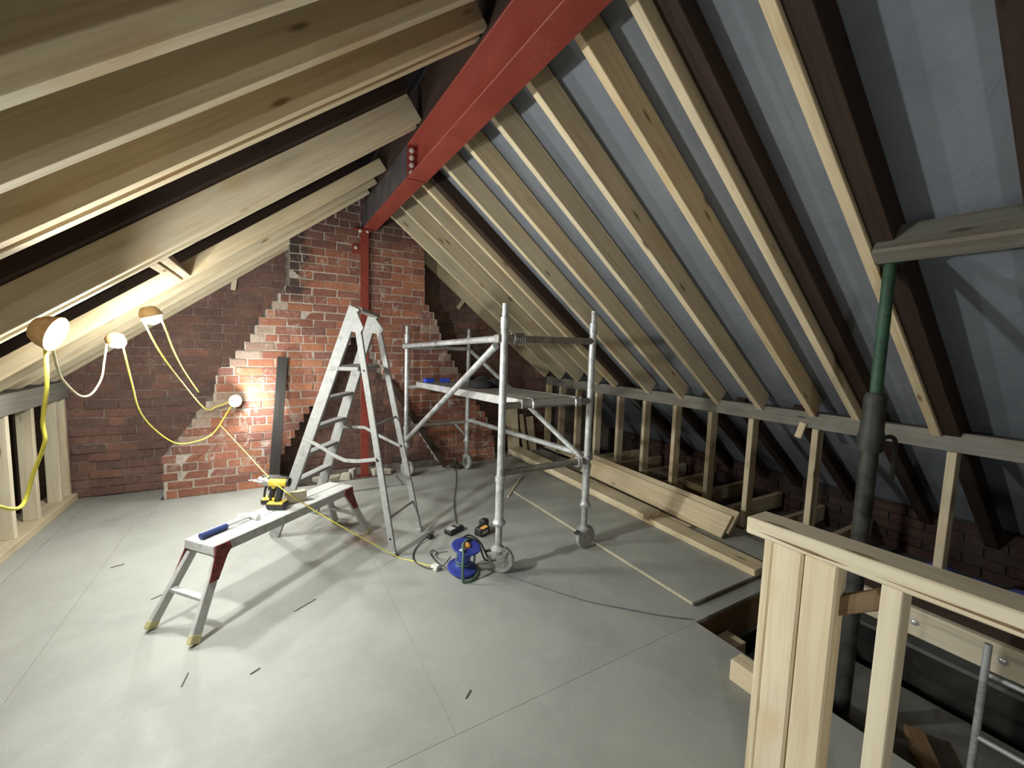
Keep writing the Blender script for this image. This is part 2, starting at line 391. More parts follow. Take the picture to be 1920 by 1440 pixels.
# joists showing in the eaves and round the stair opening
for y in (1.62, 2.02, 2.44, 2.86, 3.28, 3.70, 4.12, 4.54): beam('joist', (3.58, y, -.09), (5.0, y, -.09), .047, .16, 'wood_new', floor)
beam('joist', (3.6, 1.42, -.09), (3.6, 5.2, -.09), .047, .13, 'wood_new', floor)
for (x, y0, y1) in ((3.98, 2.06, 2.84), (4.2, 2.9, 3.26), (3.9, 3.3, 3.68)): beam('joist_noggin', (x, y0, -.09), (x, y1, -.09), .045, .12, 'wood_white', floor)
beam('trimmer_joist', (2.10, 1.435, -.125), (3.44, 1.435, -.125), .05, .205, 'wood_brown', floor)
beam('trimmer_joist', (2.075, 1.41, -.125), (2.075, Y0, -.125), .05, .205, 'wood_brown', floor)
beam('trimmer_packer', (2.13, 1.33, -.18), (2.38, 1.33, -.18), .12, .10, 'wood_new', floor)
tb = beam('trimmer_joist', (3.42, Y0, -.065), (3.42, 1.40, -.065), .047, .17, 'wood_white', floor)
for y in (1.28, .83, .47, .11, -.4):
    b = MB(); b.lathe((3.3965, y, -.062), (-1, 0, 0), [(0, .022), (.003, .022), (.004, .014), (.012, .013), (.016, .006)], 14); b.build('bolt', 'bolt_steel', tb)
beam('trimmer_beam', (3.475, Y0, -.01), (3.475, 1.40, -.01), .06, .25, 'wood_old', floor)
lb = MB(); lb.box((2.30, .2, -.345), (1.62, 2.3, .03)); lb.build('landing_board', 'dusty_board', floor)
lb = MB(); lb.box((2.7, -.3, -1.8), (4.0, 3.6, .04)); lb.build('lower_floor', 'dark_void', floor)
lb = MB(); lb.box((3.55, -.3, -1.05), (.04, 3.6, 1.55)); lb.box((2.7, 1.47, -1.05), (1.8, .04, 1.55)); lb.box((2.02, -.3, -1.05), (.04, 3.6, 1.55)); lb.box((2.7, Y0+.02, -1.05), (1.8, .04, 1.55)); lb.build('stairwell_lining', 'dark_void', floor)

# ------------------------------------------------------------------ knee walls
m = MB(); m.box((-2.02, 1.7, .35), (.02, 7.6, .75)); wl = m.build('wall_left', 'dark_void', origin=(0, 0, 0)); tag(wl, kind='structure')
beam('bottom_plate', (-1.655, Y0, .03), (-1.655, 5.28, .03), .20, .06, 'wood_new', wl)
for y in (5.215, 5.046, 4.622, 4.250, 3.86, 3.46, 3.06, 2.66, 2.26, 1.86, 1.46, 1.06):
    beam('stud', (-1.635, y+.0225, .06), (-1.635, y+.0225, .95), .045, .09, 'wood_white', wl, up=(1, 0, 0))
beam('head_plate', (-1.64, Y0, 1.03), (-1.64, 5.28, 1.03), .13, .15, 'wood_grey', wl)
beam('dark_upright', (-1.80, 4.52, .06), (-1.80, 4.52, .95), .10, .05, 'wood_old', wl, up=(1, 0, 0))
beam('dark_upright', (-1.80, 4.90, .06), (-1.80, 4.90, .95), .10, .05, 'wood_old', wl, up=(1, 0, 0))

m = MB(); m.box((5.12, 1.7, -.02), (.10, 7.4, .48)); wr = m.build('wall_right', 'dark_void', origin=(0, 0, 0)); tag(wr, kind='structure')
for y in (.805, 1.565, 2.070, 2.465, 2.875, 3.288, 3.70, 4.10, 4.50, 4.88, 5.22, -.3, -.7):
    beam('stud', (3.728, y+.0225, -.02), (3.728, y+.0225, .972), .045, .095, 'wood_new', wr, up=(1, 0, 0))
beam('wall_plate', (3.745, Y0, 1.035), (3.745, 5.28, 1.035), .10, .125, 'wood_grey', wr)
beam('cleat', (3.67, 1.70, .885), (3.685, 1.675, 1.01), .05, .02, 'wood_new', wr, up=(1, 0, 0))
beam('bottom_plate', (3.728, 3.2, .015), (3.728, 5.28, .015), .095, .045, 'wood_new', wr)
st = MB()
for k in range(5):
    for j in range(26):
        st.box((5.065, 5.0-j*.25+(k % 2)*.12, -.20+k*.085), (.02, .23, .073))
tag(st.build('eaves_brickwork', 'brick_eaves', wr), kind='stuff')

# ------------------------------------------------------------------ gable wall and chimney
def unit_brick(seed):
    rnd = random.Random(seed); bm = bmesh.new(); bmesh.ops.create_cube(bm, size=1)
    bmesh.ops.bevel(bm, geom=bm.edges[:], offset=.045, segments=1, affect='EDGES', profile=.5)
    for v in bm.verts: v.co += V([rnd.uniform(-.024, .024) for _ in range(3)])
    me = bpy.data.meshes.new('brick'); bm.to_mesh(me); bm.free(); return me
UB = {mt: [unit_brick(k) for k in range(5)] for mt in ('brick_red', 'brick_soot', 'brick_pale')}
for mt, ls in UB.items():
    for me in ls: me.materials.append(MATS[mt])
PITCH, MJ = .0835, .009
EJ = [random.Random(k).uniform(-.03, .03) for k in range(97)]
def lay(parent, face_y, intervals, z0, z1, mat, jit, depth=.06, limit=300, seed=3, mj=MJ, edge=False):
    rnd = random.Random(seed); out = []
    n = int((z1-z0)/PITCH)
    for c in range(n):
        z = z0 + c*PITCH
        head = (c % 5 == 3); L = .117 if head else .236
        off = (.06 if c % 2 else .178) + (0 if not head else .03)
        for (xa, xb) in intervals(z+PITCH/2):
            if edge: xa += EJ[(c*2) % 97] if xa < .3 and z < 1.95 else 0; xb += EJ[(c*2+1) % 97] if xb > 1.6 and z < 1.95 else 0
            if xb-xa < .04: continue
            x = math.floor((xa-off)/L)*L + off
            cuts = [xa]
            while x < xb:
                if x > xa+.045 and x < xb-.045: cuts.append(x + rnd.uniform(-.008, .008))
                x += L
            cuts.append(xb)
            for p, q in zip(cuts, cuts[1:]):
                pale = edge and ((p == xa and .5 < z < 1.95 and xa < .3) or (q == xb and 1.0 < z < 1.95 and xb > 1.6)) and rnd.random() < .8
                out.append((p+mj/2, q-mj/2, z+mj/2, z+PITCH-mj/2, rnd.uniform(-jit, jit), pale))
    out.sort(key=lambda b: -(b[1]-b[0]))
    extra = MB()
    for i, (p, q, za, zb, dy, pale) in enumerate(out):
        c = V(((p+q)/2, face_y+depth/2+dy, (za+zb)/2+rnd.uniform(-.003, .003))); sz = (q-p, depth, (zb-za)*rnd.uniform(.96, 1.05))
        if i < limit:
            M = Matrix.Translation(c) @ Matrix.Rotation(rnd.uniform(-.016, .016), 4, 'Y') @ Matrix.Rotation(rnd.uniform(-.02, .02), 4, 'Z') @ Matrix.Diagonal((*sz, 1))
            link('brick', UB['brick_pale' if pale else mat][rnd.randrange(5)], M, parent)
        else: extra.box(c, sz)
    if extra.v: tag(extra.build('brickwork', mat, parent), kind='stuff')
    return len(out)
def lerp(pts, z):
    if z <= pts[0][1]: return pts[0][0]
    for (xa, za), (xb, zb) in zip(pts, pts[1:]):
        if z <= zb: return xa + (xb-xa)*(z-za)/max(zb-za, 1e-6)
    return pts[-1][0]
LO = [(-.88, 0), (-.865, .39), (-.70, .61), (-.58, .81), (-.47, .96), (-.44, 1.17), (-.28, 1.35), (-.15, 1.54), (-.07, 1.72), (.02, 1.84), (.10, 1.97), (.20, 2.10), (.22, 3.2)]
RO = [(2.66, 0), (2.62, .3), (2.53, .53), (2.45, .64), (2.17, 1.04), (2.03, 1.31), (1.87, 1.57), (1.81, 1.77), (1.74, 1.92), (1.64, 2.01), (1.62, 3.2)]
LI = [(.03, 0), (.05, .12), (.11, .34), (.19, .45), (.27, .62), (.35, .76), (.48, .93), (.63, 1.19), (.70, 1.39), (.78, 1.51), (.86, 1.66)]
RI = [(1.93, 0), (1.90, .05), (1.61, .52), (1.48, .73), (1.31, .99), (1.13, 1.24), (.98, 1.55), (.92, 1.66)]
def roofx(z, lift=.17):
    h = z-lift/math.cos(R(37.3))
    return .99-(3.10-h)/TL, .99+(3.115-h)/TR
def step(x): return x
def chim(z):
    a, b = roofx(z)
    zc = z
    lo = max(lerp(LO, zc), a); ro = min(lerp(RO, zc), b)
    if ro-lo < .05: return []
    if zc < 1.63: return [(lo, lerp(LI, zc)), (lerp(RI, zc), ro)]
    return [(lo, ro)]
core = MB()
for c in range(38):
    z = c*PITCH
    for (p, q) in chim(z+PITCH/2): core.box(((p+q)/2, (YF+.005+YB)/2, z+PITCH/2), (q-p-.006, YB-YF-.005, PITCH+.0005))
chimney = core.build('chimney_breast', 'mortar_light', origin=(.9, YF, 0))
tag(chimney, 'red brick chimney breast of two raking flues joining on the gable', 'chimney')
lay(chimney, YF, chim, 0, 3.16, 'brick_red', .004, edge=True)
m = MB()
m.prism([(-2.7, YB+.012, -.2), (5.2, YB+.012, -.2), (5.2, YB+.012, .25), (.99, YB+.012, 3.34), (-2.7, YB+.012, .5)], (0, 1, 0), .2)
wb = m.build('wall_back', 'mortar_dark', origin=(0, 0, 0)); tag(wb, kind='structure')
def back(z):
    a, b = roofx(z); a = max(a, -1.76); b = min(b, 3.75)
    lo = lerp(LO, z); ro = lerp(RO, z); res = []
    if a < lo: res.append((a, lo-.02))
    if z < 1.63: res.append((lerp(LI, z)-.0, lerp(RI, z)))
    if ro < b: res.append((ro+.02, b))
    return res
lay(wb, YB, back, 0, 2.9, 'brick_soot', .009, seed=11, mj=.008)
m = MB(); m.box((1, Y0-.1, 1.5), (7.4, .1, 3.7)); tag(m.build('wall_front', 'mortar_dark', origin=(1, Y0-.1, 0)), kind='structure')

# ------------------------------------------------------------------ steelwork
def ibeam(name, x, y0, y1, z0, z1, wd, label, tf=.014, tw=.010, wmat='red_steel'):
    t = thing(name, (x, (y0+y1)/2, z0), label, 'steel beam')
    MB().box((x, (y0+y1)/2, z0+tf/2), (wd, y1-y0, tf), bev=.002).build('bottom_flange', 'red_steel', t)
    MB().box((x, (y0+y1)/2, z1-tf/2), (wd, y1-y0, tf), bev=.002).build('top_flange', 'red_steel', t)
    MB().box((x, (y0+y1)/2, (z0+z1)/2), (tw, y1-y0, z1-z0-2*tf)).build('web', wmat, t)
    return t
nb = ibeam('ridge_beam', .992, Y0, 3.215, 2.760, 3.010, .146, 'red steel ridge beam overhead nearest the camera, bolted at a splice')
fbm = ibeam('ridge_beam', .990, 3.222, 4.93, 2.765, 3.012, .140, 'red steel ridge beam running from the splice to the brick gable', wmat='dark_steel')
MB().box((.992, 3.203, 2.885), (.15, .014, .25), bev=.002).build('end_plate', 'red_steel', nb)
MB().box((.990, 3.231, 2.888), (.15, .014, .25), bev=.002).build('end_plate', 'red_steel', fbm)
for z in (2.80, 2.853, 2.906, 2.957):
    b = MB(); b.lathe((.945, 3.195, z), (0, -1, 0), [(0, .019), (.012, .019), (.013, .011), (.022, .010)], 8, False); b.build('bolt', 'bolt_steel', nb)
MB().box((.918, 3.23, 2.888), (.01, .04, .24)).build('web_plate', 'dark_steel', fbm)
m = MB(); m.box((.918, 4.08, 2.89), (.012, 1.69, .218)); m.build('side_plate', 'dark_steel', fbm)
tp = thing('steel_post', (.93, 4.9, 0), 'slim red steel post standing against the brick chimney under the ridge beam', 'steel post')
MB().box((.935, 4.885, 1.385), (.085, .012, 2.75), bev=.001).build('front_flange', 'red_steel', tp)
MB().box((.935, 4.905, 1.385), (.010, .04, 2.75)).build('web', 'red_steel', tp)
MB().box((.930, 4.905, .006), (.16, .05, .012)).build('base_plate', 'red_steel', tp)
MB().box((.92, 4.90, 2.752), (.20, .05, .014)).build('cap_plate', 'red_steel', tp)
MB().box((.855, 4.915, 2.545), (.09, .012, .10)).build('fixing_plate', 'red_steel', tp)
for (x, y, z, ax) in ((.89, 4.888, 2.735, (0, -1, -.4)), (.965, 4.888, 2.735, (0, -1, -.4)), (.845, 4.905, 2.555, (0, -1, 0))):
    b = MB(); b.lathe((x, y, z), ax, [(0, .018), (.011, .018), (.012, .010), (.022, .009)], 8, False); b.build('bolt', 'bolt_steel', tp)

# ------------------------------------------------------------------ purlin end and prop
pu = beam('purlin', (2.445, .872, zR(2.445)+.055), (2.445, Y0, zR(2.445)+.055), .09, .165, 'wood_purlin', None, up=NR.cross(V((0, 1, 0))).cross(V((0, 1, 0)))*-1, bev=.012)
tag(pu, 'cut end of the old grey purlin resting on a green prop', 'purlin')
pr = thing('steel_prop', (2.50, .84, -.33), 'green and black steel prop holding up the purlin end', 'prop')
bx, by = 2.50, .84
MB().lathe((bx, by, 1.32), (0, 0, 1), [(0, .0245), (.66, .0245)], 16).build('inner_tube', 'prop_green', pr)
MB().lathe((bx, by, -.32), (0, 0, 1), [(0, .036), (1.50, .036)], 18).build('outer_tube', 'prop_steel', pr)
MB().lathe((bx, by, 1.10), (0, 0, 1), [(0, .048), (.03, .052), (.07, .052), (.10, .046), (.26, .044), (.28, .034)], 18).build('collar_nut', 'prop_steel', pr)
MB().box((bx, by, 1.982), (.085, .085, .008)).build('top_plate', 'prop_green', pr)
MB().box((bx, by, -.325), (.15, .15, .010)).build('base_plate', 'prop_steel', pr)
hd = MB(); hd.path([(bx+.03, by-.03, 1.16), (bx+.08, by-.05, 1.17), (bx+.11, by-.06, 1.13), (bx+.11, by-.06, .96)], .010, 8, 4); hd.build('handle', 'prop_steel', pr)
for z in (1.50, 1.62, 1.74, 1.86): MB().lathe((bx-.0235, by-.008, z), (-.95, -.3, 0), [(0, .007), (.004, .007)], 8).build('pin_hole', 'rubber_dark', pr)

# ------------------------------------------------------------------ scaffold tower
st = thing('scaffold_tower', (1.72, 3.56, 0), 'narrow aluminium scaffold tower on castors in the middle of the loft', 'scaffold')
LEG = {'FL': (1.335, 2.40, 0), 'FR': (2.085, 2.40, 0), 'BL': (1.365, 4.72, -.09), 'BR': (2.12, 4.70, -.09)}
wheel_rot = {'FL': (.62, .78, 0), 'FR': (-.07, 1, 0), 'BL': (.8, .6, 0), 'BR': (1, .1, 0)}
RT = .0255
for k, (x, y, dz) in LEG.items():
    MB().lathe((x, y, .60+dz), (0, 0, 1), [(0, RT), (1.13, RT)], 16).build('leg', 'galvanised_tube', st)
    MB().lathe((x, y, 1.66+dz), (0, 0, 1), [(0, .029), (.07, .029), (.075, .020), (.16, .020)], 14).build('spigot', 'galvanised_tube', st)
    lo = MB(); lo.lathe((x, y, .165), (0, 0, 1), [(0, .0235), (.22, .0235)], 14); lo.build('leg_extension', 'rubber_grey', st)
    sl = MB(); sl.lathe((x, y, .335), (0, 0, 1), [(0, .040), (.018, .046), (.030, .036), (.055, .029), (.30+dz, .029), (.302+dz, .034), (.335+dz, .034), (.34+dz, .027)], 16); sl.build('adjusting_sleeve', 'galvanised_tube', st)
    d = V(wheel_rot[k]).normalized(); f = V((-d.y, d.x, 0)); c = V((x, y, 0)) + f*-.02
    fk = link('castor', None, Matrix.Translation((x, y, 0))); fk.parent = st; fk.matrix_basis = W[st].inverted() @ W[fk]
    MB().lathe((x, y, .145), (0, 0, 1), [(0, .046), (.02, .052), (.035, .034), (.045, .026)], 16).build('housing', 'rubber_grey', fk)
    pl = MB()
    for sgn in (-1, 1):
        pl.prism([c+d*.030*sgn+V((0, 0, .165))+f*.045, c+d*.030*sgn+V((0, 0, .165))-f*.045, c+d*.030*sgn+V((0, 0, .085))-f*.022, c+d*.030*sgn+V((0, 0, .085))+f*.022], d, .004*sgn)
    pl.build('fork', 'tool_grey', fk)
    MB().lathe(c-d*.021+V((0, 0, .090)), d, [(0, .060), (.002, .084), (.008, .090), (.034, .090), (.040, .084), (.042, .060)], 24).build('wheel', 'rubber_grey', fk)
    MB().lathe(c-d*.026+V((0, 0, .090)), d, [(0, .018), (.001, .050), (.051, .050), (.052, .018)], 18).build('hub', 'tool_grey', fk)
    br = MB(); br.bar(c+f*.05+V((0, 0, .155)), c+f*.11+V((0, 0, .135)), .035, .006, bev=.001); br.build('brake_pedal', 'prop_steel', fk)
def lg(k, z): x, y, dz = LEG[k]; return V((x, y, z+dz))
def tube(name, a, b, r=.0235, mat='galvanised_tube'): MB().tube(a, b, r, 14).build(name, mat, st)
tube('rung', lg('FL', 1.594), lg('FR', 1.598), .024, 'dirty_tube'); tube('rung', lg('FL', 1.148), lg('FR', 1.152), .024, 'dirty_tube'); tube('rung', lg('FL', .695), lg('FR', .695), .024, 'dirty_tube')
tube('rung', lg('BL', 1.585), lg('BR', 1.58)); tube('rung', lg('BL', 1.13), lg('BR', 1.13)); tube('rung', lg('BL', .675), lg('BR', .68), .022, 'dirty_tube')
o = V((-.03, 0, 0)); q = V((.03, 0, 0))
tube('guard_rail', lg('BL', 1.595)+o, lg('FL', 1.592)+o); tube('diagonal_brace', lg('FL', 1.545)+o+V((0, .06, 0)), lg('BL', .52)+o+V((0, -.06, 0)), .024)
tube('low_rail', lg('BR', .70)+q, lg('FR', .722)+q); tube('diagonal_brace', lg('BR', 1.56)+q, lg('FR', .685)+q+V((-.045, -.02, 0)), .022)
tube('corner_strut', V((1.96, 4.70, .575)), V((2.12, 4.70, .40)), .015)
for (kk, z, ax) in (('FL', 1.592, 1), ('BL', 1.595, -1), ('FR', .722, 1), ('BR', .70, -1)):
    p = lg(kk, z); MB().box(p+(o if kk[1] == 'L' else q)+V((0, .02*ax, 0)), (.05, .055, .06), bev=.008).build('brace_hook', 'tool_grey', st)
for j in range(5):
    tr = MB(); cx = 1.40+.018*j; tr.path([(cx, 2.40+.036*math.cos(a*math.pi/6), 1.594+.036*math.sin(a*math.pi/6)) for a in range(13)], .006, 6, 1); tr.build('coil_ring', 'tool_grey', st)
for j in range(2):
    tr = MB(); cx = 1.985+.022*j; tr.path([(cx, 2.40+.034*math.cos(a*math.pi/6), .695+.034*math.sin(a*math.pi/6)) for a in range(13)], .006, 6, 1); tr.build('coil_ring', 'bolt_steel', st)

pf = thing('scaffold_platform', (1.725, 3.53, 1.1), 'plywood decked platform hooked across the scaffold tower rungs', 'platform')
pa, pb = (2.37, 1.187), (4.70, 1.098)
def pfp(x, t, dz=0): return V((x, pa[0]+(pb[0]-pa[0])*t, pa[1]+(pb[1]-pa[1])*t+dz))
MB().bar(pfp(1.725, .005, -.005), pfp(1.725, .995, -.005), .495, .012, bev=.002).build('deck', 'plywood_deck', pf)
for x in (1.475, 1.975): MB().bar(pfp(x, 0, -.028), pfp(x, 1, -.028), .014, .062, bev=.003).build('side_rail', 'scuffed_aluminium', pf)
for t in (.004, .996): MB().bar(pfp(1.47, t, -.024), pfp(1.98, t, -.024), .016, .040, bev=.003).build('end_rail', 'scuffed_aluminium', pf)
for x in (1.56, 1.93):
    for (yy, zz, sg) in ((2.40, 1.150, -1), (4.715, 1.04, 1)):
        hk = MB(); hk.path([(x, yy-sg*.05, zz+.030), (x, yy-sg*.02, zz+.037), (x, yy+sg*.015, zz+.034), (x, yy+sg*.034, zz+.006), (x, yy+sg*.030, zz-.022)], .009, 8, 3); hk.build('hook', 'galvanised_tube', pf)
MB().bar(pfp(1.466, .63, -.024), pfp(1.466, .67, -.024), .003, .034).build('sticker', 'lilac_label', pf)
MB().bar(pfp(1.725, .50, .003), pfp(1.725, .503, .003), .45, .004).build('hatch_joint', 'tool_black', pf)

def at_pf(x, y, dz=0): t = (y-pa[0])/(pb[0]-pa[0]); return pfp(x, t, dz)
for (x, y, lab, rot) in ((1.55, 4.50, 'blue cardboard box on the scaffold platform, nearer the chimney side', .1), (1.74, 4.50, 'blue open-topped box on the scaffold platform beside the black bag', -.35)):
    c = at_pf(x, y, .0015); t = thing('blue_box', c, lab, 'box')
    rm = Matrix.Rotation(rot, 3, 'Z')
    MB().box(c+V((0, 0, .024)), (.105, .07, .047), rm, bev=.004).build('body', 'blue_box', t)
    MB().box(c+rm @ V((.0, -.0365, .036)), (.10, .003, .018), rm).build('flap', 'blue_box', t)
b = MB(); rnd = random.Random(5)
for (x, y, r, h) in ((1.78, 3.62, .15, .05), (1.84, 3.72, .11, .065), (1.72, 3.50, .12, .045), (1.86, 3.52, .09, .055)):
    c = at_pf(x, y); b.sphere(c+V((0, 0, h*.62)), 1, 16, 8, (r*.85, r, h))
for v_ in b.v: v_.z = max(v_.z, at_pf(v_.x, v_.y).z+.002)
tag(b.build('cloth_bag', 'black_cloth'), 'crumpled black bag lying on the scaffold platform', 'bag')

# ------------------------------------------------------------------ step ladder
ld = thing('step_ladder', (.53, 3.45, 0), 'paint-splashed aluminium step ladder with its top near the ridge post', 'ladder')
An, Bn = V((.014, 3.645, 0)), V((.325, 4.006, 0)); At, Bt = V((.538, 3.145, 1.785)), V((.752, 3.553, 1.765))
Cn, Dn = V((.762, 2.932, 0)), V((1.051, 3.239, 0)); Ct, Dt = V((.552, 3.132, 1.66)), V((.782, 3.525, 1.665))
wdir = (Bn-An).normalized()
def st_at(a, b, z): return a + (b-a)*(z/b.z)
for a, b in ((An, At), (Bn, Bt)): beam('stile', a, b, .026, .084, 'ladder_aluminium', ld, up=(b-a).cross(wdir), bev=.003)
for a, b in ((Cn, Ct), (Dn, Dt)): beam('rear_leg', a, b, .022, .046, 'ladder_aluminium', ld, up=(b-a).cross(wdir), bev=.003)
for z in (.235, .455, .675, .89, 1.11):
    p, q_ = st_at(An, At, z), st_at(Bn, Bt, z); beam('step', p, q_, .075, .024, 'ladder_aluminium', ld, bev=.004)
fwd = (Cn-An).normalized()
p, q_ = st_at(An, At, 1.345)+fwd*.085, st_at(Bn, Bt, 1.345)+fwd*.085; beam('ladder_platform', p, q_, .21, .030, 'ladder_aluminium', ld, bev=.005)
p, q_ = At+V((0, 0, -.012))+fwd*.015, Bt+V((0, 0, -.012))+fwd*.015; beam('top_cap', p, q_, .075, .022, 'dirty_tube', ld, bev=.004)
for a, b, c in ((An, At, Ct), (Bn, Bt, Dt)):
    s0 = st_at(a, b, 1.62); hp = MB()
    hp.prism([b+fwd*.02-V((0, 0, .03))-wdir*.018, c+fwd*.055+V((0, 0, -.02))-wdir*.018, c+fwd*.03+V((0, 0, -.06))-wdir*.018, s0+fwd*.01-wdir*.018], wdir, .012)
    hp.build('hinge_plate', 'ladder_aluminium', ld)
bn = MB(); pts = [(.228, 3.441, .815), (.330, 3.345, .765), (.420, 3.258, .705), (.484, 3.197, .677), (.560, 3.125, .682), (.667, 3.023, .709)]
for p, q_ in zip(pts, pts[1:]): bn.bar(V(p)-wdir*.02, V(q_)-wdir*.02, .010, .026, bev=.001)
bn.build('locking_bar', 'ladder_aluminium', ld)
bn = MB(); pts = [(.548, 3.772, .815), (.700, 3.610, .83), (.790, 3.515, .775), (.930, 3.366, .705)]
for p, q_ in zip(pts, pts[1:]): bn.bar(V(p)+wdir*-.02, V(q_)+wdir*-.02, .010, .024, bev=.001)
bn.build('locking_bar', 'ladder_aluminium', ld)
beam('rear_bar', st_at(Cn, Ct, .27), st_at(Dn, Dt, .25), .012, .020, 'tool_grey', ld)
beam('rear_bar', st_at(Cn, Ct, .94), st_at(Dn, Dt, .94), .010, .018, 'ladder_aluminium', ld)
for a, b in ((An, At), (Bn, Bt), (Cn, Ct), (Dn, Dt)):
    d = (b-a).normalized(); bm_ = MB(); bm_.bar(a, a+d*.03, .03, .05, (b-a).cross(wdir), bev=.003); bm_.build('foot', 'rubber_grey', ld)
for z, a, b in ((.13, Cn, Ct), (.70, Cn, Ct), (.70, Dn, Dt), (1.34, An, At), (1.34, Cn, Ct)):
    c = st_at(a, b, z)-wdir*.0135; MB().lathe(c, -wdir, [(0, .008), (.003, .007)], 8).build('rivet', 'tool_black', ld)

# ------------------------------------------------------------------ hop-up bench
bc = thing('work_bench', (.06, 3.03, 0), 'low aluminium hop-up bench with red corner brackets in front of the ladder', 'bench')
M1, M2, DZ = V((-.340, 2.685, .45)), V((.468, 3.362, .45)), .45
u = (M2-M1).normalized(); v = V((-u.y, u.x, 0)); HW = .112
for s_ in (-1, 1): MB().bar(M1+v*s_*.0555-V((0, 0, .006)), M2+v*s_*.0555-V((0, 0, .006)), .106, .012, bev=.004).build('deck_plank', 'scuffed_aluminium', bc)
for s_ in (-1, 1): MB().bar(M1+v*s_*(HW-.003)-V((0, 0, .030)), M2+v*s_*(HW-.003)-V((0, 0, .030)), .008, .055, bev=.002).build('side_rail', 'scuffed_aluminium', bc)
MB().bar(M1-V((0, 0, .028)), M2-V((0, 0, .028)), .19, .02).build('deck_core', 'tool_grey', bc)
for e, sg in ((M1, 1), (M2, -1)): MB().bar(e+v*HW+u*.004*sg-V((0, 0, .030)), e-v*HW+u*.004*sg-V((0, 0, .030)), .010, .050, bev=.003).build('end_rail', 'scuffed_aluminium', bc)
feet = {('n', 1): V((-.571, 2.722, 0)), ('n', -1): V((-.357, 2.477, 0)), ('f', 1): V((.470, 3.725, 0)), ('f', -1): V((.679, 3.379, 0))}
for (e, s_), ft in feet.items():
    base = (M1+u*.05 if e == 'n' else M2-u*.05) + v*s_*(HW-.016) - V((0, 0, .045))
    d = (base-ft).normalized()
    MB().bar(ft+d*.045, base, .026, .050, u, bev=.003).build('leg', 'scuffed_aluminium', bc)
    cp = MB(); cp.bar(ft+d*.012, ft+d*.055, .030, .054, u, bev=.004); cp.build('foot', 'rubber_cream', bc)
    sg = 1 if e == 'n' else -1
    k = base + v*s_*.019; o_ = (M1 if e == 'n' else M2)+v*s_*(HW+.002)
    out = v*s_
    pg = [o_+u*sg*.010+V((0, 0, -.003)), o_+u*sg*.085+V((0, 0, -.008)), o_+u*sg*.095+V((0, 0, -.045)), o_+u*sg*.070+V((0, 0, -.075))]
    l1 = ft+d*((base-ft).length*.66); pg += [l1+u*sg*.026+out*.012, l1-u*sg*.022+out*.012, o_+u*sg*.002+V((0, 0, -.06))]
    br = MB(); br.prism(pg, out, .006); br.build('corner_bracket', 'red_bracket', bc)
for e in ('n', 'f'):
    a, b = feet[(e, 1)], feet[(e, -1)]
    ends = []
    for s_ in (1, -1):
        ft = feet[(e, s_)]; base = (M1+u*.05 if e == 'n' else M2-u*.05) + v*s_*(HW-.016) - V((0, 0, .045)); ends.append(ft+(base-ft)*.47)
    MB().bar(ends[0], ends[1], .035, .022, bev=.003).build('leg_rung', 'scuffed_aluminium', bc)
    ends2 = []
    for s_ in (1, -1):
        ft = feet[(e, s_)]; base = (M1+u*.05 if e == 'n' else M2-u*.05) + v*s_*(HW-.016) - V((0, 0, .045)); ends2.append(ft+(base-ft)*.94)
    MB().bar(ends2[0], ends2[1], .03, .022, bev=.003).build('leg_rung', 'scuffed_aluminium', bc)

# ------------------------------------------------------------------ tools on the bench
def drill(c, fwd_, label, sc=1.0):
    t = thing('cordless_drill', c, label, 'drill'); c = V(c); f = V(fwd_).normalized(); sd = V((-f.y, f.x, 0)); z = V((0, 0, 1))
    def P(a, b, h): return c + (f*a + sd*b + z*h)*sc
    rm = Matrix((f, sd, z)).transposed()
    MB().box(P(-.005, 0, .026), (.120*sc, .074*sc, .045*sc), rm, bev=.010).build('battery', 'tool_black', t)
    MB().box(P(-.005, 0, .045), (.100*sc, .078*sc, .014*sc), rm, bev=.004).build('battery_band', 'tool_yellow', t)
    MB().box(P(.035, -.028, .035), (.045*sc, .024*sc, .022*sc), rm, bev=.004).build('battery_badge', 'tool_yellow', t)
    hn = MB(); hn.path([P(-.005, 0, .05), P(-.016, 0, .085), P(-.024, 0, .12), P(-.022, 0, .155)], .021*sc, 12, 3); hn.build('handle', 'tool_black', t)
    gd = MB(); gd.path([P(.040, 0, .055), P(.036, 0, .09), P(.026, 0, .13), P(.018, 0, .150)], .008*sc, 8, 3); gd.build('guard', 'tool_black', t)
    MB().lathe(P(-.075, 0, .178), f, [(0, .026*sc), (.006*sc, .031*sc), (.10*sc, .032*sc), (.112*sc, .028*sc)], 18).build('motor_housing', 'tool_yellow', t)
    MB().lathe(P(-.088, 0, .178), f, [(0, .020*sc), (.004*sc, .029*sc), (.016*sc, .029*sc)], 18).build('rear_cap', 'tool_black', t)
    MB().box(P(-.01, 0, .207), (.12*sc, .034*sc, .008*sc), rm, bev=.002).build('top_strip', 'tool_black', t)
    MB().lathe(P(.036, 0, .178), f, [(0, .027*sc), (.012*sc, .029*sc), (.030*sc, .026*sc), (.044*sc, .018*sc), (.048*sc, .010*sc)], 16).build('chuck', 'tool_grey', t)
    MB().lathe(P(.083, 0, .178), f, [(0, .006*sc), (.03*sc, .006*sc), (.032*sc, .004*sc), (.060*sc, .0035*sc)], 8).build('bit', 'bolt_steel', t)
    MB().box(P(.016, 0, .150), (.022*sc, .022*sc, .03*sc), rm, bev=.004).build('trigger_block', 'tool_yellow', t)
    return t
drill((.030, 3.018, .4505), (-.88, .47, 0), 'yellow and black cordless drill standing on the bench in front of the other')
drill((-.005, 3.125, .4505), (-.93, .36, 0), 'cordless drill half hidden behind the front drill on the bench', .92)
hm = thing('claw_hammer', (-.215, 2.80, .452), 'blue gripped claw hammer lying on the near end of the bench', 'hammer')
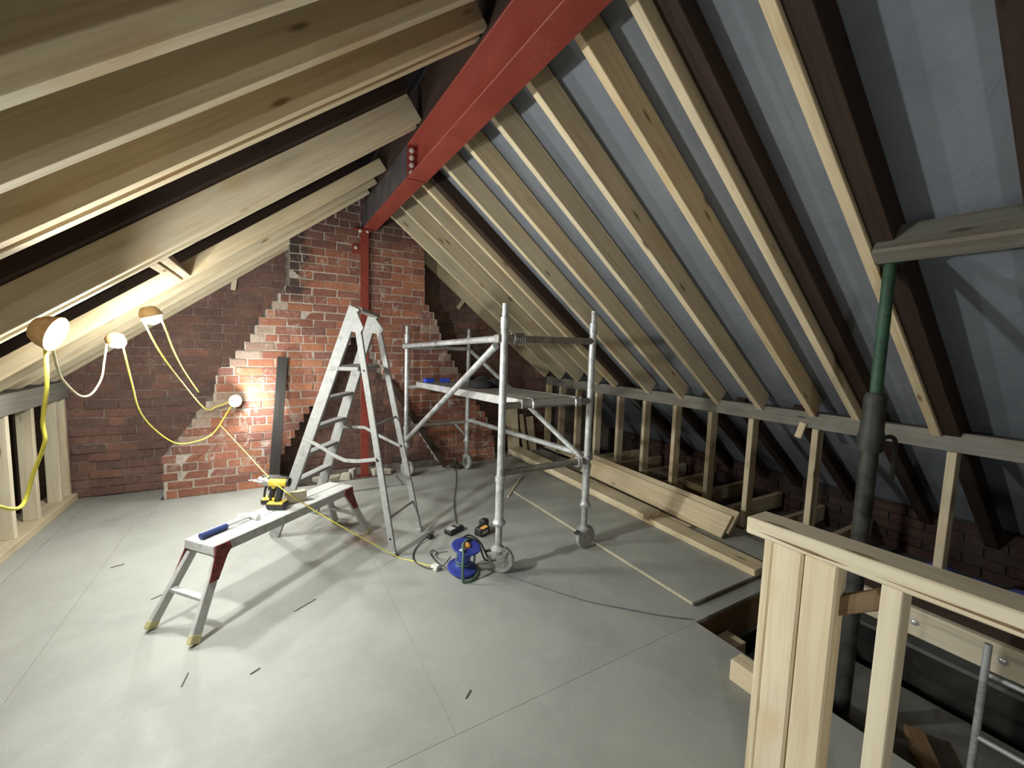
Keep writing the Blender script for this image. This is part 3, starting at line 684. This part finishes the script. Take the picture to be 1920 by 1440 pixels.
h0, h1 = V((-.335, 2.715, .468)), V((-.105, 2.915, .466)); hd_ = (h1-h0).normalized(); hs = V((-hd_.y, hd_.x, 0))
MB().path([h0, h0+hd_*.03, h0+hd_*.09, h0+hd_*.145], .018, 10, 3).build('grip', 'grip_blue', hm)
MB().path([h0+hd_*.14, h0+hd_*.21, h1], .0085, 8, 2).build('shaft', 'bolt_steel', hm)
hx = MB(); hx.lathe(h1-hs*.055, hs, [(0, .016), (.004, .019), (.022, .019), (.028, .012), (.040, .015), (.075, .014)], 12); hx.build('head', 'bolt_steel', hm)
for k in (-1, 1):
    cl = MB(); cl.path([h1+hs*.01+V((0, 0, .004)), h1+hs*.035+hd_*.004*k+V((0, 0, .005)), h1+hs*.062+hd_*(.008*k-.012)+V((0, 0, 0)), h1+hs*.075+hd_*(.010*k-.030)], .008, 8, 3); cl.build('claw', 'bolt_steel', hm)
ofc = beam('timber_offcut', (.085, 3.085, .485), (.205, 3.185-.06, .485), .045, .068, 'wood_white', None); tag(ofc, 'pale timber offcut standing on the bench beside the drill', 'offcut')

# ------------------------------------------------------------------ cable reel, charger, battery
rl = thing('cable_reel', (1.115, 2.50, 0), 'blue plastic cable reel on the floor beside the scaffold castor', 'cable reel')
ax = V((.10, -.16, 1)).normalized(); c0 = V((1.112, 2.505, .022))
MB().lathe(c0, ax, [(0, .060), (.002, .098), (.010, .102), (.022, .096), (.030, .060), (.045, .046), (.150, .046), (.165, .060)], 28).build('drum', 'blue_plastic', rl)
MB().lathe(c0+ax*.158, ax, [(0, .060), (.004, .094), (.012, .100), (.020, .096), (.024, .050), (.018, .022)], 28).build('top_flange', 'blue_plastic', rl)
MB().lathe(c0+ax*.176, ax, [(0, .030), (.010, .030), (.018, .022), (.024, .008)], 14).build('hub_cap', 'orange_label', rl)
MB().box(c0+ax*.184+V((-.045, -.045, -.001)), (.050, .022, .002), Matrix.Rotation(.3, 3, 'Z') @ Matrix.Rotation(.1, 3, 'X')).build('flange_label', 'white_plastic', rl)
fr = MB(); fr.path([(1.065, 2.375, .012), (1.060, 2.372, .10), (1.075, 2.400, .19), (1.100, 2.46, .215), (1.16, 2.52, .215), (1.225, 2.56, .17), (1.235, 2.565, .06), (1.23, 2.56, .012)], .0085, 8, 4); fr.build('carry_frame', 'green_flex', rl)
fr = MB(); fr.path([(1.065, 2.375, .010), (1.13, 2.37, .010), (1.20, 2.44, .010), (1.23, 2.56, .010)], .0085, 8, 4); fr.build('base_bar', 'green_flex', rl)
wr_ = MB()
for (a, dz) in ((.0, .12), (.9, .10), (2.0, .07), (3.2, .05)):
    wr_.path([c0+ax*(dz)+V((math.cos(a+t*.3)*.050, math.sin(a+t*.3)*.050, .0)) for t in range(9)], .005, 6, 2)
wr_.build('wound_flex', 'green_flex', rl)

def cable(name, pts, r, mat, label, cat='cable', sub=6):
    m = MB(); m.path(pts, r, 8, sub); o = m.build(name, mat); tag(o, label, cat); return o
pc = cable('reel_flex', [(1.055, 2.56, .10), (.985, 2.575, .03), (.91, 2.66, .008), (.87, 2.79, .008), (.905, 2.91, .008), (.98, 3.01, .010), (1.06, 3.065, .020)], .0042, 'black_cable', 'black flex curling from the reel to a plug on the floor')
pg = MB(); pg.box((1.085, 3.075, .020), (.050, .046, .030), Matrix.Rotation(.4, 3, 'Z'), bev=.006)
for k, (dx, dy) in enumerate(((.02, .03), (.035, .012), (.03, .022))): pg.box((1.085+dx, 3.075+dy, .034+.004*k), (.022, .006, .006), Matrix.Rotation(.7, 3, 'Z'))
tag(pg.build('mains_plug', 'tool_black'), 'black mains plug lying on the floor between ladder and charger', 'plug')
cable('reel_loop', [(1.045, 2.60, .12), (1.0, 2.66, .09), (1.01, 2.76, .02), (1.05, 2.82, .010), (1.035, 2.86, .010), (1.0, 2.82, .012), (1.0, 2.68, .015), (1.02, 2.56, .030)], .0035, 'black_cable', 'small loop of black flex standing beside the blue reel')
for k, (dx, lab) in enumerate(((0, 'outer'), (.03, 'inner'))):
    cable('black_lead', [(1.13-dx, 2.56, .20), (1.20-dx, 2.60, .205-.01*k), (1.27-dx*.5, 2.56, .16), (1.30-dx, 2.47, .07), (1.31, 2.41-.03*k, .10)], .006, 'black_cable', lab+' of two black leads looping from the reel to the castor')
ch = thing('battery_charger', (1.31, 3.105, 0), 'black battery charger with a grey panel on the floor', 'charger')
rm = Matrix.Rotation(-.05+R(40), 3, 'Z')
MB().box((1.30, 3.10, .022), (.165, .085, .044), Matrix.Rotation(R(25), 3, 'Z'), bev=.010).build('body', 'tool_black', ch)
MB().box((1.265, 3.082, .0455), (.062, .058, .003), Matrix.Rotation(R(25), 3, 'Z')).build('panel', 'grey_label', ch)
MB().box((1.345, 3.120, .046), (.045, .048, .006), Matrix.Rotation(R(25), 3, 'Z'), bev=.001).build('socket', 'tool_grey', ch)
bt = thing('tool_battery', (1.49, 2.96, 0), 'black tool battery with an orange label beside the scaffold leg', 'battery')
rm = Matrix.Rotation(R(28), 3, 'Z')
MB().box((1.49, 2.96, .035), (.125, .080, .070), rm, bev=.012).build('body', 'tool_black', bt)
MB().box((1.535, 3.02, .055), (.075, .06, .085), rm, bev=.010).build('slide_rail', 'tool_black', bt)
MB().box(V((1.49, 2.96, .0))+rm @ V((-.012, -.028, .0715)), (.070, .036, .003), rm).build('label_strip', 'orange_label', bt)
MB().box(V((1.49, 2.96, .0))+rm @ V((-.012, -.0405, .035)), (.068, .003, .030), rm).build('front_badge', 'grey_label', bt)
cable('charger_lead', [(1.365, 3.165, .010), (1.40, 3.30, .007), (1.56, 3.73, .007), (1.83, 4.32, .007), (1.97, 4.68, .007), (2.02, 4.84, .012), (2.03, 4.88, .10), (2.02, 4.89, .60)], .0030, 'black_cable', 'thin black lead running from the charger back to the brick wall')
wp = MB(); wp.box((.965, 2.615, .018), (.042, .055, .034), Matrix.Rotation(.5, 3, 'Z'), bev=.005); wp.path([(.985, 2.625, .02), (1.02, 2.60, .012), (1.06, 2.56, .008)], .004, 6, 3)
tag(wp.build('white_plug', 'white_plastic'), 'small white plug lying in front of the blue reel', 'plug')
cable('dark_trail', [(1.36, 2.34, .004), (1.50, 2.10, .004), (1.66, 1.85, .004), (1.82, 1.68, .004), (1.96, 1.54, .004), (2.10, 1.425, .004)], .0035, 'grey_mark', 'thin dark mark trailing across the floor to the stair opening')  # stands for a bluish dark mark on the floor, built as a thin tube

# ------------------------------------------------------------------ festoon lamps
def lamp(c, d, label, sc=1.0, bulge=.026, glow='lamp_glow'):
    """c: centre of the glowing dome, d: direction the dome points"""
    c = V(c); d = V(d).normalized(); t = thing('festoon_lamp', c, label, 'lamp', 'festoon lamps')
    g = MB(); g.lathe(c, d, [(0, .050*sc), (.15*bulge*sc, .052*sc), (.38*bulge*sc, .050*sc), (.7*bulge*sc, .040*sc), (.92*bulge*sc, .022*sc), (bulge*sc, .006*sc)], 18); g.build('diffuser', glow, t)
    g = MB(); g.lathe(c-d*.050*sc, d, [(0, .022*sc), (.006*sc, .036*sc), (.030*sc, .052*sc), (.050*sc, .058*sc), (.062*sc, .060*sc), (.062*sc, .054*sc)], 18); g.build('cap', 'orange_cap', t)
    return t
L1 = V((-.717, 2.290, 1.543)); L2 = V((-.845, 3.600, 1.507)); L3 = V((-.610, 3.310, 1.667)); L4 = V((-.285, 4.785, .935))
lamp(L1, (.88, -.12, -.32), 'glowing lamp with orange cap hanging nearest on the left', 1.15, .024, 'lamp_glow_bright')
lamp(L2, (.72, -.10, -.55), 'smallest glowing lamp hanging between the other two under the left rafters', .88, .07)
lamp(L3, (.30, .10, -.95), 'glowing lamp with orange cap hanging highest under the left rafters', 1.0, .06)
lamp(L4, (.42, -.80, .05), 'glowing lamp hanging against the brick chimney breast', .95, .062)
Lb = V((-.80, -1.25, 1.30))
lamp(Lb, (.85, .5, -.25), 'glowing lamp under the left rafters at the front end of the loft', 1.0)
fc = thing('festoon_cable', (-.8, 3.2, .4), 'yellow festoon cable looping between the lamps and down to the reel', 'cable')
def seg(pts, r=.008, mat='yellow_cable', sub=5): MB().path(pts, r, 8, sub).build('cable_run', mat, fc)
seg([(-.737, 2.290, 1.500), (-.740, 2.290, 1.346), (-.762, 2.300, 1.200), (-.761, 2.300, 1.115), (-.799, 2.300, .992), (-.821, 2.280, .891), (-.826, 2.20, .895), (-.849, 2.05, .97), (-.90, 1.5, 1.15), (-.90, .9, 1.1), (-.88, .5, 1.15), (-.84, 0, 1.15), Lb+V((-.01, 0, -.04))], .0068)
seg([(-.722, 2.30, 1.495), (-.773, 2.50, 1.395), (-.817, 2.70, 1.321), (-.852, 3.0, 1.219), (-.860, 3.20, 1.207), (-.855, 3.35, 1.279), (-.864, 3.45, 1.368), (-.875, 3.56, 1.48)], .0052, 'pale_cable')
seg([(-.815, 3.62, 1.495), (-.836, 3.90, 1.194), (-.844, 4.10, .973), (-.809, 4.35, .780), (-.707, 4.55, .612), (-.576, 4.70, .587), (-.464, 4.80, .633), (-.356, 4.82, .813), (-.31, 4.83, .90)], .0055)
seg([(-.649, 3.30, 1.645), (-.640, 3.70, 1.430), (-.603, 4.20, 1.183), (-.522, 4.83, .862), (-.44, 4.875, .875), (-.31, 4.84, .93)], .0055, 'yellow_cable')
seg([(-.575, 3.30, 1.680), (-.557, 3.40, 1.591), (-.568, 3.70, 1.450), (-.583, 4.20, 1.268), (-.571, 4.84, 1.024)], .0055, 'yellow_cable')
seg([(-.413, 4.86, .695), (-.177, 4.0, .613), (.020, 2.945, .648), (.198, 2.93, .474), (.406, 2.90, .304), (.616, 2.90, .134), (.78, 2.88, .008), (.85, 2.80, .006), (.92, 2.70, .006), (.955, 2.65, .012)], .0032, 'yellow_cable', 6)

# ------------------------------------------------------------------ timber stacked along the right wall
sh = thing('chipboard_sheet', (2.80, 2.6, 0), 'loose grey board sheet lying on the floor beneath the planks', 'board')
beam('sheet', (2.815, 1.51, .019), (2.815, 3.68, .019), 1.22, .018, 'sheet_board', sh, bev=.001)
beam('lower_sheet', (2.82, 1.535, .005), (2.82, 3.66, .005), 1.21, .009, 'sheet_edge', sh, bev=.0005)
MB().box((2.2035, 2.595, .019), (.003, 2.16, .017)).build('sheet_edge', 'sheet_edge', sh)
def plank(p0, p1, w_, h, mat, label, up=(0, 0, 1), g='planks along the right wall'):
    return tag(beam('plank', p0, p1, w_, h, mat, None, up), label, 'plank', g)
plank((2.925, 1.50, .0515), (3.0, 4.95, .0515), .165, .046, 'wood_new', 'long plank lying lowest on the board sheet, its end nearest the stair opening')
plank((2.905, 2.45, .0985), (2.98, 4.98, .0985), .205, .046, 'wood_new', 'shorter wide plank lying on top of the lowest plank')
plank((3.075, 2.20, .044), (3.14, 4.5, .044), .085, .030, 'wood_new', 'narrow batten lying between the planks and the tilted boards')
nt = V((-.80, 0, .60))
plank((3.225, 1.95, .120), (3.345, 3.88, .120), .205, .030, 'wood_new', 'wide board leaning on its edge in front of another board', up=nt)
plank((3.287, 1.93, .150), (3.407, 3.90, .150), .205, .030, 'wood_new', 'wide board leaning behind the front tilted board near the studs', up=nt)
for (x, y, wd, h, tlt, lab) in ((3.02, 5.12, .19, .66, .02, 'widest pale board end standing upright against the gable behind the tower'), (3.20, 5.14, .07, .55, .05, 'narrow pale board standing beside the widest one at the gable'), (3.36, 5.16, .12, .50, .03, 'pale board standing closest to the right studs at the gable')):
    tag(beam('upright_board', (x+tlt, y-.04, .0), (x, y+.05, h), wd, .022, 'wood_new', None, up=(0, 1, 0)), lab, 'board', 'boards standing at the gable')
tag(beam('thin_batten', (2.585, 4.13, .006), (2.10, 3.60, .006), .02, .012, 'wood_new', None), 'short thin batten lying on the floor behind the tower', 'batten')
dk = beam('dark_board', (.02, 4.82, .0), (.13, 4.905, 1.36), .095, .024, 'wood_dark', None, up=(0, -1, .1)); tag(dk, 'dark grey board leaning upright against the chimney beside the ladder', 'board')
dp = beam('dark_pole', (1.875, 4.77, .04), (1.195, 4.875, 1.11), .045, .075, 'wood_old', None); tag(dp, 'dark old timber leaning slantwise against the right flue', 'timber')
db = MB(); db.sphere((1.99, 4.77, .045), 1, 10, 6, (.06, .05, .045)); db.sphere((2.03, 4.72, .03), 1, 8, 5, (.05, .05, .030)); tag(db.build('rubble_heap', 'wood_dark'), 'small dark heap of rubble at the foot of the leaning timber', 'rubble')
rnd = random.Random(21)
rub = [((.60, 4.86, .0), (.15, .08, .06), .3, 'pale flat brick of rubble under the rear ladder step'), ((.72, 4.83, .0), (.10, .07, .08), -.5, 'tilted stone of rubble left of the post foot'), ((.80, 4.87, .0), (.09, .06, .10), .9, 'upright stone of rubble touching the steel post'),
       ((1.06, 4.86, .0), (.10, .08, .08), .2, 'stone of rubble just right of the post foot'), ((1.18, 4.88, .0), (.12, .07, .06), -.3, 'last stone of rubble to the right of the steel post'), ((.46, 4.90, .0), (.13, .06, .05), .1, 'half brick of rubble furthest left under the ladder')]
for (c, sz, a, lab) in rub:
    bm = bmesh.new(); bmesh.ops.create_cube(bm, size=1); bmesh.ops.bevel(bm, geom=bm.edges[:], offset=.12, segments=1, affect='EDGES', profile=.5)
    for v_ in bm.verts: v_.co += V([rnd.uniform(-.10, .10) for _ in range(3)])
    me = bpy.data.meshes.new('stone'); bm.to_mesh(me); bm.free()
    zmin = min((v_.co.z for v_ in me.vertices))*sz[2]
    o = link('rubble_stone', me, Matrix.Translation(V(c)+V((0, 0, -zmin))) @ Matrix.Rotation(a, 4, 'Z') @ Matrix.Diagonal((*sz, 1)), None, 'rubble_stone'); tag(o, lab, 'rubble', 'rubble by the post')
for (x, y, a, L, lab) in ((-.93, 3.60, .3, .07, 'dark splinter on the floor near the left wall'), (-.62, 3.05, .6, .06, 'faint splinter on the floor left of the bench leg'), (.10, 2.55, .55, .14, 'long thin splinter on the floor inside the bench shadow'), (-.10, 2.14, .5, .045, 'dark wood chip on the floor below the bench'), (-.36, 2.20, 1.4, .08, 'upright-pointing splinter on the floor in front of the bench'), (.72, 1.55, .7, .05, 'dark chip on the open floor in the foreground')):
    tag(beam('splinter', (x, y, .003), (x+L*math.cos(a), y+L*math.sin(a), .004), .005, .004, 'splinter', None, bev=.0008), lab, 'splinter', 'splinters on the floor')

# ------------------------------------------------------------------ balustrade by the stair opening
bl = thing('balustrade', (1.50, .4, 0), 'new timber newel post with handrail and stud guarding the stair opening', 'balustrade')
beam('newel_post', (1.477, .730, 0), (1.477, .730, .925), .030, .055, 'wood_new', bl, up=(1, 0, 0), bev=.006)
beam('newel_post', (1.480, .668, 0), (1.480, .668, .925), .090, .070, 'wood_white', bl, up=(1, 0, 0), bev=.006)
beam('newel_post', (1.482, .572, 0), (1.482, .574, .925), .090, .070, 'wood_white', bl, up=(1, 0, 0), bev=.006)
wn = MB(); wn.prism([(1.4372, .76, .944), (1.4372, .60, .948), (1.4372, .50, .944), (1.4372, .60, .938)], (-1, 0, 0), .0012); wn.build('wane_edge', 'wood_brown', bl)
wn = MB(); wn.prism([(1.4372, .44, .948), (1.4372, .20, .957), (1.4372, -.15, .960), (1.4372, -.25, .957), (1.4372, .15, .949)], (-1, 0, 0), .0012); wn.build('wane_edge', 'wood_brown', bl)
beam('handrail', (1.495, .802, .952), (1.495, -.75, .985), .115, .058, 'wood_white', bl, bev=.004)
for y in (.405, -.05, -.5): beam('stud', (1.485, y, 0), (1.485, y, .94), .047, .07, 'wood_white', bl, up=(1, 0, 0))
beam('diagonal_brace', (1.50, .43, .87), (1.50, .60, .74), .04, .05, 'wood_brown', bl)
ob = beam('timber_block', (1.91, 1.062, .052), (1.91, .935, .052), .085, .103, 'wood_white', None); tag(ob, 'pale timber block on the floor edge beside the newel post', 'offcut')
tag(beam('loose_timber', (2.72, .62, -.285), (2.28, .36, -.285), .075, .05, 'wood_brown', None), 'loose timber lying on the dusty boards down in the stair opening', 'timber')
tag(beam('timber_block', (2.42, .33, -.29), (2.30, .24, -.29), .07, .07, 'wood_brown', None), 'short timber block lying down in the stair opening beside the loose timber', 'offcut')
al = thing('metal_frame', (2.6, .2, -.33), 'silver metal tube frame standing down in the stair opening', 'frame')
MB().tube((2.6, .404, -.325), (2.6, .404, .36), .013).build('upright', 'galvanised_tube', al)
MB().tube((2.6, .404, -.06), (2.6, -.5, -.06), .011).build('cross_tube', 'galvanised_tube', al)
MB().tube((2.66, .404, .20), (2.66, -.5, .20), .011).build('cross_tube', 'galvanised_tube', al)
MB().tube((2.6, -.5, -.325), (2.6, -.5, .36), .013).build('upright', 'galvanised_tube', al)
bb = MB()
rnd = random.Random(9)
for k in range(6): bb.sphere((4.02+rnd.uniform(-.1, .1), .72+rnd.uniform(-.22, .2), -.02+rnd.uniform(-.04, .05)), 1, 12, 7, (rnd.uniform(.10, .16), rnd.uniform(.10, .18), rnd.uniform(.09, .15)))
tag(bb.build('plastic_sack', 'blue_sheet'), 'blue plastic sack lying in the dark eaves behind the handrail', 'sack')
tag(beam('old_timber', (4.05, 2.95, .06), (3.95, 2.60, .075), .12, .13, 'wood_brown', None), 'short thick timber lying in the eaves behind the studs', 'timber')
cs = MB(); rnd = random.Random(4)
for k in range(7): cs.sphere((3.95+rnd.uniform(-.18, .25), 1.82+rnd.uniform(-.12, .12), -.17+rnd.uniform(-.03, .05)), 1, 10, 6, (rnd.uniform(.08, .16), rnd.uniform(.07, .12), rnd.uniform(.04, .08)), Matrix.Rotation(rnd.uniform(-.6, .6), 3, 'Y'))
tag(cs.build('crumpled_sheeting', 'grey_label'), 'crumpled pale sheeting stuffed between the joists behind the studs', 'sheeting')
